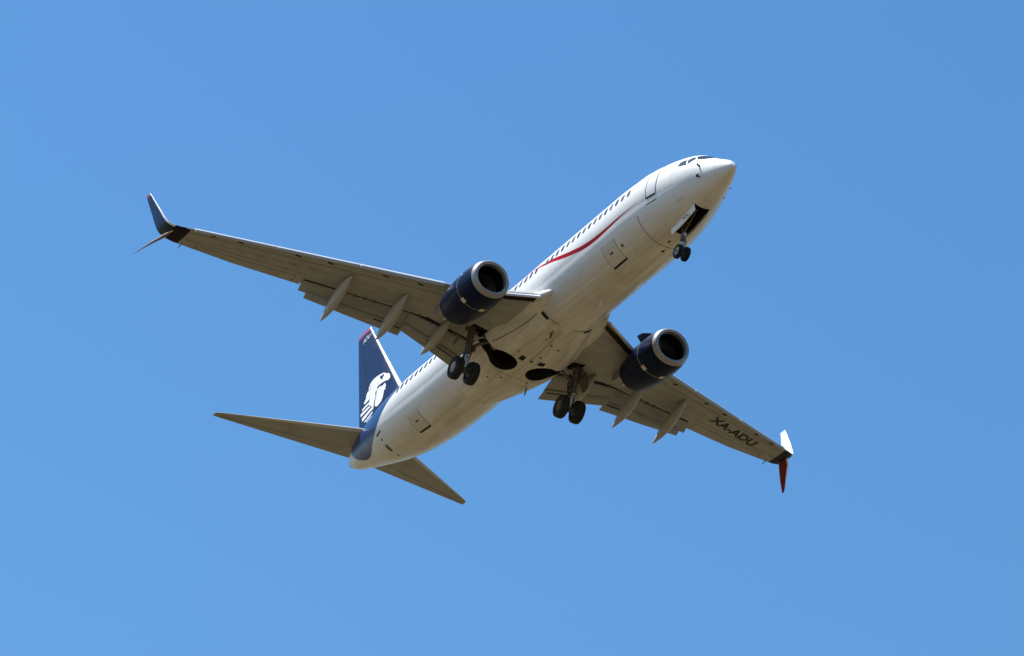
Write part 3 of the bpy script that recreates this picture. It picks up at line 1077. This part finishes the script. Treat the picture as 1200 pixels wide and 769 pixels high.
def main_gear(s):
    X, Y, Z = 19.64, 2.87, -3.24
    top = Vector((19.30, 2.87, -1.05))
    mb = MB()
    mb.tube([top, (19.40, 2.87, -1.7), (19.49, 2.87, -2.35)], [.17, .165, .15], 16)
    mb.tube([(19.30, 2.55, -1.22), (19.30, 3.2, -1.18)], .10, 12)
    mb.tube([(19.50, 2.87, -2.42), (19.50, 2.87, -2.30)], .215, 16)
    leg = mb.build('main_landing_gear', M['steel'], plane, mirror=(s < 0))
    mi = s < 0
    MB().tube([(19.48, 2.87, -2.3), (X, 2.87, -3.16)], .115, 14).build('shock_piston', M['chrome'], leg, mirror=mi)
    MB().tube([(X, 2.40, Z), (X, 3.36, Z)], .085, 14).tube([(X, 2.87, Z - .10), (X, 2.87, Z + .16)], .13, 12).build('axle', M['steel'], leg, mirror=mi)
    # scissor links behind the leg
    mb = MB()
    for p_, q_ in (((19.58, -2.35), (19.98, -2.72)), ((19.98, -2.72), (19.76, -3.12))):
        for dy in (-.09, .09):
            mb.tube([(p_[0], 2.87 + dy, p_[1]), (q_[0], 2.87 + dy * .4, q_[1])], .032, 8)
    mb.build('torque_link', M['steel'], leg, mirror=mi)
    MB().tube([(19.44, 2.80, -2.05), (19.30, 2.32, -1.70), (19.22, 1.82, -1.42)], [.07, .08, .06], 10).build('side_brace', M['steel'], leg, mirror=mi)
    MB().tube([(19.36, 2.72, -1.55), (19.28, 2.3, -1.35), (19.22, 1.95, -1.28)], .045, 8).build('actuator', M['chrome'], leg, mirror=mi)
    MB().tube([(19.42, 2.94, -1.75), (19.85, 3.25, -1.30), (20.15, 3.40, -1.10)], .055, 10).build('drag_brace', M['steel'], leg, mirror=mi)
    mb = MB()
    for dx, dy in ((-.14, .05), (-.12, -.09), (.13, .11)):
        mb.tube([(19.36 + dx, 2.87 + dy, -1.4), (19.47 + dx, 2.87 + dy, -2.2), (19.55 + dx, 2.87 + dy * 1.3, -2.65), (19.66 + dx * .6, 2.87 + dy * 1.6, -3.1)], .018, 6)
    mb.build('hydraulic_line', M['tyre'], leg, mirror=mi)
    mb = MB()
    mb.tube([(19.62, 2.72, -1.35), (19.70, 2.70, -2.0), (19.66, 2.74, -2.5)], .06, 8)
    mb.tube([(19.20, 3.05, -1.3), (19.30, 3.02, -1.9)], .07, 8)
    mb.box((19.42, 2.63, -2.05), (.24, .16, .26))
    mb.box((19.66, 2.98, -2.62), (.16, .14, .24))
    mb.build('gear_fitting', M['brake'], leg, mirror=mi, sharp=50)
    MB().lathe([(-.02, .02), (-.02, .06), (.06, .045), (.06, .01)], (19.28, s * 2.87, -2.56), 'X', 16).build('gear_lamp', M['rim'], leg)
    # shield door carried outboard of the leg
    rings = []
    for k in range(9):
        t = k / 8
        z = -1.32 - .72 * t
        y = 3.18 + .34 * math.sin(t * 1.7) 
        hw_ = .44 * (1 - .55 * t * t)
        rings.append([Vector((19.42 - hw_ + .16 * t, y, z)), Vector((19.42 + hw_ + .16 * t, y, z)), Vector((19.42 + hw_ + .16 * t, y + .03, z)), Vector((19.42 - hw_ + .16 * t, y + .03, z))])
    MB().rings(rings).build('gear_door', M['steel'], leg, mirror=mi, sharp=60)
    for dy in (-.43, .43):
        wheel_parts(leg, X, s * (Y + dy), Z, .565, .41, s * dy, .275, 'rim' if dy > 0 else 'rim_dark')
for s in (1, -1):
    main_gear(s)

def nose_gear():
    X, Z = 4.22, -3.05
    mb = MB()
    mb.tube([(4.30, 0, -1.15), (4.25, 0, -2.35)], [.11, .10], 14)
    mb.tube([(4.25, 0, -2.40), (4.25, 0, -2.22)], .13, 14)
    mb.tube([(4.28, -.32, -1.35), (4.28, .32, -1.35)], .07, 10)
    leg = mb.build('nose_landing_gear', M['steel'], plane)
    MB().tube([(4.25, 0, -2.3), (X, 0, -3.02)], .06, 12).build('shock_piston', M['chrome'], leg)
    MB().tube([(X, -.32, Z), (X, .32, Z)], .055, 12).build('axle', M['steel'], leg)
    MB().tube([(4.25, 0, -2.05), (3.75, 0, -1.65), (3.2, 0, -1.25)], .045, 10).build('drag_brace', M['steel'], leg)
    mb = MB()
    for p_, q_ in (((4.15, -2.33), (3.92, -2.62)), ((3.92, -2.62), (4.14, -2.95))):
        mb.tube([(p_[0], 0, p_[1]), (q_[0], 0, q_[1])], .03, 8)
    mb.build('torque_link', M['steel'], leg)
    MB().lathe([(-.03, .02), (-.03, .085), (.05, .07), (.05, .02)], (4.10, 0, -2.12), 'X', 18).build('taxi_lamp', M['rim'], leg)
    for dy in (-.2, .2):
        wheel_parts(leg, X, dy, Z, .345, .20, dy, .185)
    # doors hanging either side of the bay
    def bottom(x, y):
        co, no, _, _ = FUS.ray_cast(Vector((x, y, -4)), Vector((0, 0, 1)))
        return co.z
    for s in (1, -1):
        for x0, x1, dep in ((2.72, 4.22, .30), (4.25, 4.72, .28)):
            rings = []
            for k in range(9):
                x = x0 + (x1 - x0) * k / 8
                z0 = bottom(x, .405)
                y = .41
                d_ = dep
                pr = [(0, 0), (-.01, -d_ * .3), (-.035, -d_ * .65), (-.08, -d_)]
                rings.append([Vector((x, s * (y + a + .012), z0 + b)) for a, b in pr] + [Vector((x, s * (y + a - .018), z0 + b)) for a, b in pr[::-1]])
            d = MB().rings(rings).build('nose_gear_door', M['white'], leg, sharp=50)
            if x0 < 3 and s > 0:
                tr = bvh_of(d)
                lettering('door_lettering', 'ADU', .21, lambda u, v: (3.42 - u * 1.3, .55, bottom(3.42, .405) - .225 + v), tr, M['black'], leg, .006, .08, (0, -1, 0))
nose_gear()

# ---- glass, doors and marks on the fuselage
F = fuselage
side_n = lambda q: Vector((0, q[1], q[2])).normalized()
def rrect(x, z, w, h, r, side=1, lean=0.0, n=5):
    pts = []
    for cx_, cz_, a0 in ((w / 2 - r, h / 2 - r, 0), (-w / 2 + r, h / 2 - r, 90), (-w / 2 + r, -h / 2 + r, 180), (w / 2 - r, -h / 2 + r, 270)):
        for k in range(n + 1):
            a = R(a0 + 90 * k / n)
            pts.append((x + cx_ + r * math.cos(a), side * 3.0, z + cz_ + r * math.sin(a)))
    return pts
for i in range(46):
    if i == 16:
        continue
    x = 6.66 + .508 * i
    decal('passenger_window', [rrect(x, .63, .25, .37, .11)], FUS, M['blind'] if random.random() < .4 else M['glass'], F, .012, .12, (0, -1, 0))
decal('cockpit_window', [[(3.21, 1.2, .60), (3.23, 1.1, .82), (3.06, 1.0, .90), (2.86, .93, .87), (2.68, 1.05, .47)]], FUS, M['cockpit_glass'], F, .012, .1)
decal('cockpit_window', [[(2.60, 1.02, .46), (2.75, .93, .82), (2.50, .70, .93), (2.27, .78, .64)]], FUS, M['cockpit_glass'], F, .012, .1)
for s in (1, -1):
    decal('windshield', [[(2.20, s * .745, .62), (2.42, s * .66, .92), (2.10, s * .40, .97), (1.82, s * .06, .83), (1.52, s * .06, .60), (1.58, s * .41, .52), (1.80, s * .58, .50)]], FUS, M['glass'], F, .012, .1)
for s in (-1,):
    decal('cockpit_window', [[(2.60, s * 1.02, .46), (2.75, s * .93, .82), (2.50, s * .70, .93), (2.27, s * .78, .64)]], FUS, M['cockpit_glass'], F, .012, .1)

def outline(name, x0, x1, z0, z1, w, r, parent, mat, off=.010, side=1):
    pts = rrect((x0 + x1) / 2, (z0 + z1) / 2, x1 - x0, z1 - z0, r, side)
    pts3 = []
    for x, y, z in pts + pts[:1]:
        co, no, _, _ = FUS.ray_cast(Vector((x, side * 4, z)), Vector((0, -side, 0)))
        pts3.append(co)
    fine = []
    for a, b in zip(pts3[:-1], pts3[1:]):
        m_ = max(1, int((b - a).length / .12))
        fine += [a.lerp(b, k / m_) for k in range(m_)]
    fine.append(pts3[-1])
    return decal(name, ribbon_polys(fine, w, side_n), FUS, mat, parent, off, .2)
def door(x0, x1, z0, z1):
    d = decal('cabin_door', [rrect((x0 + x1) / 2, (z0 + z1) / 2, x1 - x0, z1 - z0, .12)], FUS, M['white'], F, .008, .12, (0, -1, 0))
    return d
door(4.50, 5.20, -.32, 1.42)
outline('door_seal', 4.50, 5.20, -.32, 1.42, .045, .13, F, M['seam'], .012)
decal('door_sill', ribbon_polys([(5.20, 1.7, -.335), (4.85, 1.65, -.335), (4.52, 1.6, -.335)], .085, side_n), FUS, M['black'], F, .016, .2)
decal('door_placard', [[(4.93, 1.5, .84), (4.85, 1.5, .84), (4.85, 1.5, .92), (4.93, 1.5, .92)]], FUS, M['red'], F, .016, .2)
decal('door_handle', [[(5.10, 1.6, .66), (4.78, 1.6, .66), (4.78, 1.6, .72), (5.10, 1.6, .72)]], FUS, M['scuff'], F, .016, .2)
decal('scuff_strip', ribbon_polys([(5.25, 1.55, -.61), (4.5, 1.45, -.60)], .04, side_n), FUS, M['seam'], F, .012, .2)
def cargo_door(x0, x1, t0, t1):
    """panel between two angles round the lower starboard side"""
    n = 12
    def pt(x, t): return fus_point(x, R(t))
    ts = [t0 + (t1 - t0) * k / n for k in range(n + 1)]
    polys = [[pt(x0, a), pt(x1, a), pt(x1, b), pt(x0, b)] for a, b in zip(ts[:-1], ts[1:])]
    decal('cargo_door', polys, FUS, M['scuff'], F, .007, .25)
    loop = [pt(x0, t) for t in ts] + [pt(x1, t) for t in ts[::-1]]
    for seg, w in ((ts, .022),):
        decal('cargo_door_seam', ribbon_polys([pt(x0, t) for t in ts], .022, side_n) + ribbon_polys([pt(x1, t) for t in ts], .022, side_n), FUS, M['seam'], F, .011, .25)
    decal('cargo_door_sill', ribbon_polys([pt(x0 - .02, t1), pt((x0 + x1) / 2, t1), pt(x1 + .02, t1)], .10, side_n), FUS, M['black'], F, .013, .25)
    xm, tm = x0 + (x1 - x0) * .52, t0 + (t1 - t0) * .45
    decal('cargo_door_handle', [[pt(xm - .14, tm - 1), pt(xm + .14, tm - 1), pt(xm + .14, tm + 1), pt(xm - .14, tm + 1)]], FUS, M['black'], F, .013, .25)
cargo_door(8.10, 9.25, -34, -67.5)
cargo_door(27.55, 28.65, -41, -72)
def dot(name, x, t, rx, rt, mat, n=14, off=.012):
    decal(name, [[fus_point(x + rx * math.cos(a), R(t) + rt / 1.9 * math.sin(a)) for a in [2 * math.pi * k / n for k in range(n)]]], FUS, mat, F, off, .2)
dot('static_port', 7.76, -50, .09, .08, M['seam'])
dot('outflow_valve', 31.94, -64, .15, .30, M['seam'])
dot('drain_port', 5.52, -89.2, .12, .05, M['black'])
dot('drain_port', 6.37, -94.3, .12, .06, M['black'])
dot('drain_port', 31.97, -45.0, .06, .07, M['black'])
dot('drain_port', 32.0, -86.0, .06, .10, M['black'])
dot('drain_port', 2.58, -94.6, .05, .03, M['black'])
dot('static_port', 3.08, -45, .05, .12, M['scuff'])
dot('static_port', 3.30, -45, .05, .12, M['scuff'])
# scuffed joint ring ahead of the belly
decal('skin_joint', ribbon_polys([fus_point(5.98, R(t)) for t in range(-30, -120, -4)], .028, side_n), FUS, M['seam'], F, .010, .3)
# stabiliser slot and its worn edge beside the navy paint
decal('trim_slot', ribbon_polys([(31.68, 1.39, -.60), (32.33, 1.26, -.61)], .10, side_n), FUS, M['seam'], F, .010, .2)
def probe(x, t, ln, k=1.0):
    b = fus_point(x, R(t))
    n_ = Vector((0, math.cos(R(t)), math.sin(R(t))))
    MB().tube([b - n_ * .02, b + n_ * .10 * k, b + n_ * .13 * k + Vector((-.06 * k, 0, 0)), b + n_ * .13 * k + Vector((-ln, 0, 0))], [.035 * k, .03 * k, .026 * k, .014 * k], 8).build('pitot_probe', M['black'], F)
probe(1.81, 14, .26, 1.35)
probe(1.80, -18, .28, 1.35)
probe(1.78, 198, .14, .45)
probe(2.1, 222, .11, .4)
def blade(name, par, x, y, z, c, h, sweep, mat=None):
    rings = []
    for k, (f_, g) in enumerate(((0, 1), (.5, .8), (1, .5))):
        zz = z - h * f_
        x0 = x + sweep * f_
        cc = c * g
        rings.append([Vector((x0, y, zz)), Vector((x0 + cc * .35, y + .022, zz)), Vector((x0 + cc, y, zz)), Vector((x0 + cc * .35, y - .022, zz))])
    MB().rings(rings).build(name, mat or M['scuff'], par, sharp=60)
blade('blade_antenna', belly, 15.55, .42, -1.97, .36, .34, .18, M['seam'])
blade('drain_mast', belly, 20.9, -1.15, -2.10, .22, .34, .16, M['navy'])
blade('blade_antenna', F, 11.6, 0, -1.94, .34, .30, .18, M['white'])
# title above the windows, mostly turned away from below
def title(u, v):
    a = math.asin((1.18 - .12) / 1.88) + v / 1.88
    return (9.35 - u, 1.88 * math.cos(a), .12 + 1.88 * math.sin(a))
lettering('airline_title', 'AEROMEXICO', 1.05, title, FUS, M['navy'], F, .012, .15)

# belly seams, bay doors and stains
decal('fairing_seam', ribbon_polys([fairing_point(15.06, u) for u in [-1 + 2 * k / 30 for k in range(31)]], .035, lambda q: Vector((0, q[1] * .5, -1)).normalized()), BEL, M['seam'], belly, .012, .25)
decal('air_inlet', [[(15.10, 1.34, -1.52), (15.24, 1.34, -1.55), (15.24, .98, -1.82), (15.08, .98, -1.80)]], BEL, M['black'], belly, .014, .2)
decal('air_inlet', [[(15.10, -1.34, -1.52), (15.24, -1.34, -1.55), (15.24, -.98, -1.82), (15.08, -.98, -1.80)]], BEL, M['black'], belly, .014, .2)
for x, y, a, b in ((18.46, .48, .20, .13), (18.44, -.55, .16, .17), (18.46, -.03, .09, .06), (17.9, -.2, .07, .05), (16.9, -.6, .07, .05), (16.7, -.1, .06, .06), (16.4, .35, .06, .04), (18.1, .9, .05, .05), (20.7, .4, .05, .06), (20.5, -.9, .07, .04), (21.2, .9, .05, .05)):
    decal('drain_port', [[(x - a, y - b, -2.2), (x + a, y - b, -2.2), (x + a, y + b, -2.2), (x - a, y + b, -2.2)]], BEL, M['black'] if a > .1 else M['seam'], belly, .012, .3)
down = lambda q: Vector((0, 0, -1))
for s in (1, -1):
    decal('bay_door_seam', ribbon_polys([(15.5, s * 1.40, -1.5), (16.1, s * 1.49, -1.6), (17.0, s * 1.64, -1.7), (18.0, s * 1.83, -1.72), (18.8, s * 1.95, -1.66)], .035, lambda q, s=s: Vector((0, .6 * s, -.8))), BEL, M['seam'], belly, .012, .25)
decal('bay_door_seam', ribbon_polys([(20.3, -1.4, -2.2), (20.3, 0, -2.2), (20.3, 1.4, -2.2)], .02, down), BEL, M['seam'], belly, .012, .25)
decal('bay_door_seam', ribbon_polys([(18.5, .05, -2.2), (16.2, .05, -2.2)], .02, down), BEL, M['seam'], belly, .012, .25)

# ---- marks on the fin: white eagle head with combed feathers, registration letters
EAGLE = {
    'eagle_head': [(34.94, 4.65), (35.32, 4.72), (35.78, 4.79), (36.24, 4.79), (36.49, 4.72), (36.62, 4.45), (36.78, 4.28), (36.91, 4.10), (36.28, 3.65), (36.34, 3.40), (35.90, 3.13), (35.63, 2.76), (35.66, 3.05), (35.64, 3.40), (35.61, 3.75), (35.55, 3.97), (35.31, 4.06), (34.94, 4.04), (34.59, 4.00), (34.26, 3.91), (34.12, 3.99), (34.21, 4.21), (34.38, 4.38), (34.66, 4.48), (35.02, 4.29), (35.36, 4.53), (34.98, 4.53)],
    'eagle_face': [(34.61, 3.92), (34.44, 3.70), (34.37, 3.44), (34.56, 3.35), (34.58, 3.04), (34.71, 2.87), (35.11, 2.78), (35.42, 2.89), (35.54, 3.03), (35.48, 3.28), (35.50, 3.74), (35.41, 3.92), (35.15, 3.96), (34.86, 3.85)],
}
EAGLE['eagle_face'] = [(x - .05, z - .04) for x, z in EAGLE['eagle_face']]
for k, v in EAGLE.items():
    decal(k, [[(x, .3, z) for x, z in v]], FIN, M['mark'], fin, .012, .25, (0, -1, 0))
decal('eagle_eye', [[(35.34, .3, 4.57), (34.84, .3, 4.55), (35.02, .3, 4.24)]], FIN, M['navy'], fin, .018, .25, (0, -1, 0))
for v in ([(36.91, 4.10), (36.28, 3.65), (36.96, 3.70), (37.15, 3.89)], [(36.36, 3.61), (36.34, 3.40), (37.32, 3.43), (37.28, 3.62)],
          [(36.37, 3.34), (35.90, 3.13), (37.35, 3.11), (37.49, 3.43)], [(35.85, 3.07), (35.67, 2.83), (37.00, 2.69), (37.22, 3.04)],
          [(35.63, 2.75), (35.71, 2.58), (36.54, 2.50), (36.81, 2.63)], [(35.74, 2.54), (35.78, 2.45), (36.35, 2.39), (36.45, 2.47)]):
    lerp2 = lambda p_, q_, k: (p_[0] + (q_[0] - p_[0]) * k, p_[1] + (q_[1] - p_[1]) * k)
    v = [lerp2(v[0], v[1], .08), lerp2(v[1], v[0], .20), lerp2(v[2], v[3], .22), lerp2(v[3], v[2], .10)]
    decal('eagle_feather', [[(x, .3, z) for x, z in v]], FIN, M['mark'], fin, .012, .25, (0, -1, 0))
lettering('fin_lettering', 'ADU', .40, lambda u, v: (37.92 - u, .3, 7.93 + v + u * .08), FIN, M['mark'], fin, .010, .15, (0, -1, 0), shear=.25)
# registration under the port wing, tops of the letters towards the leading edge
def reg(u, v):
    y = -13.05 - u
    xb = 21.52 + (y + 11.6) * -.490
    return (xb - v, y, 0)
lettering('registration_lettering', 'XA-ADU', .87, reg, WB[-1], M['black'], WING[-1], .012, .3, (0, 0, 1), shear=.12, bold=.024)
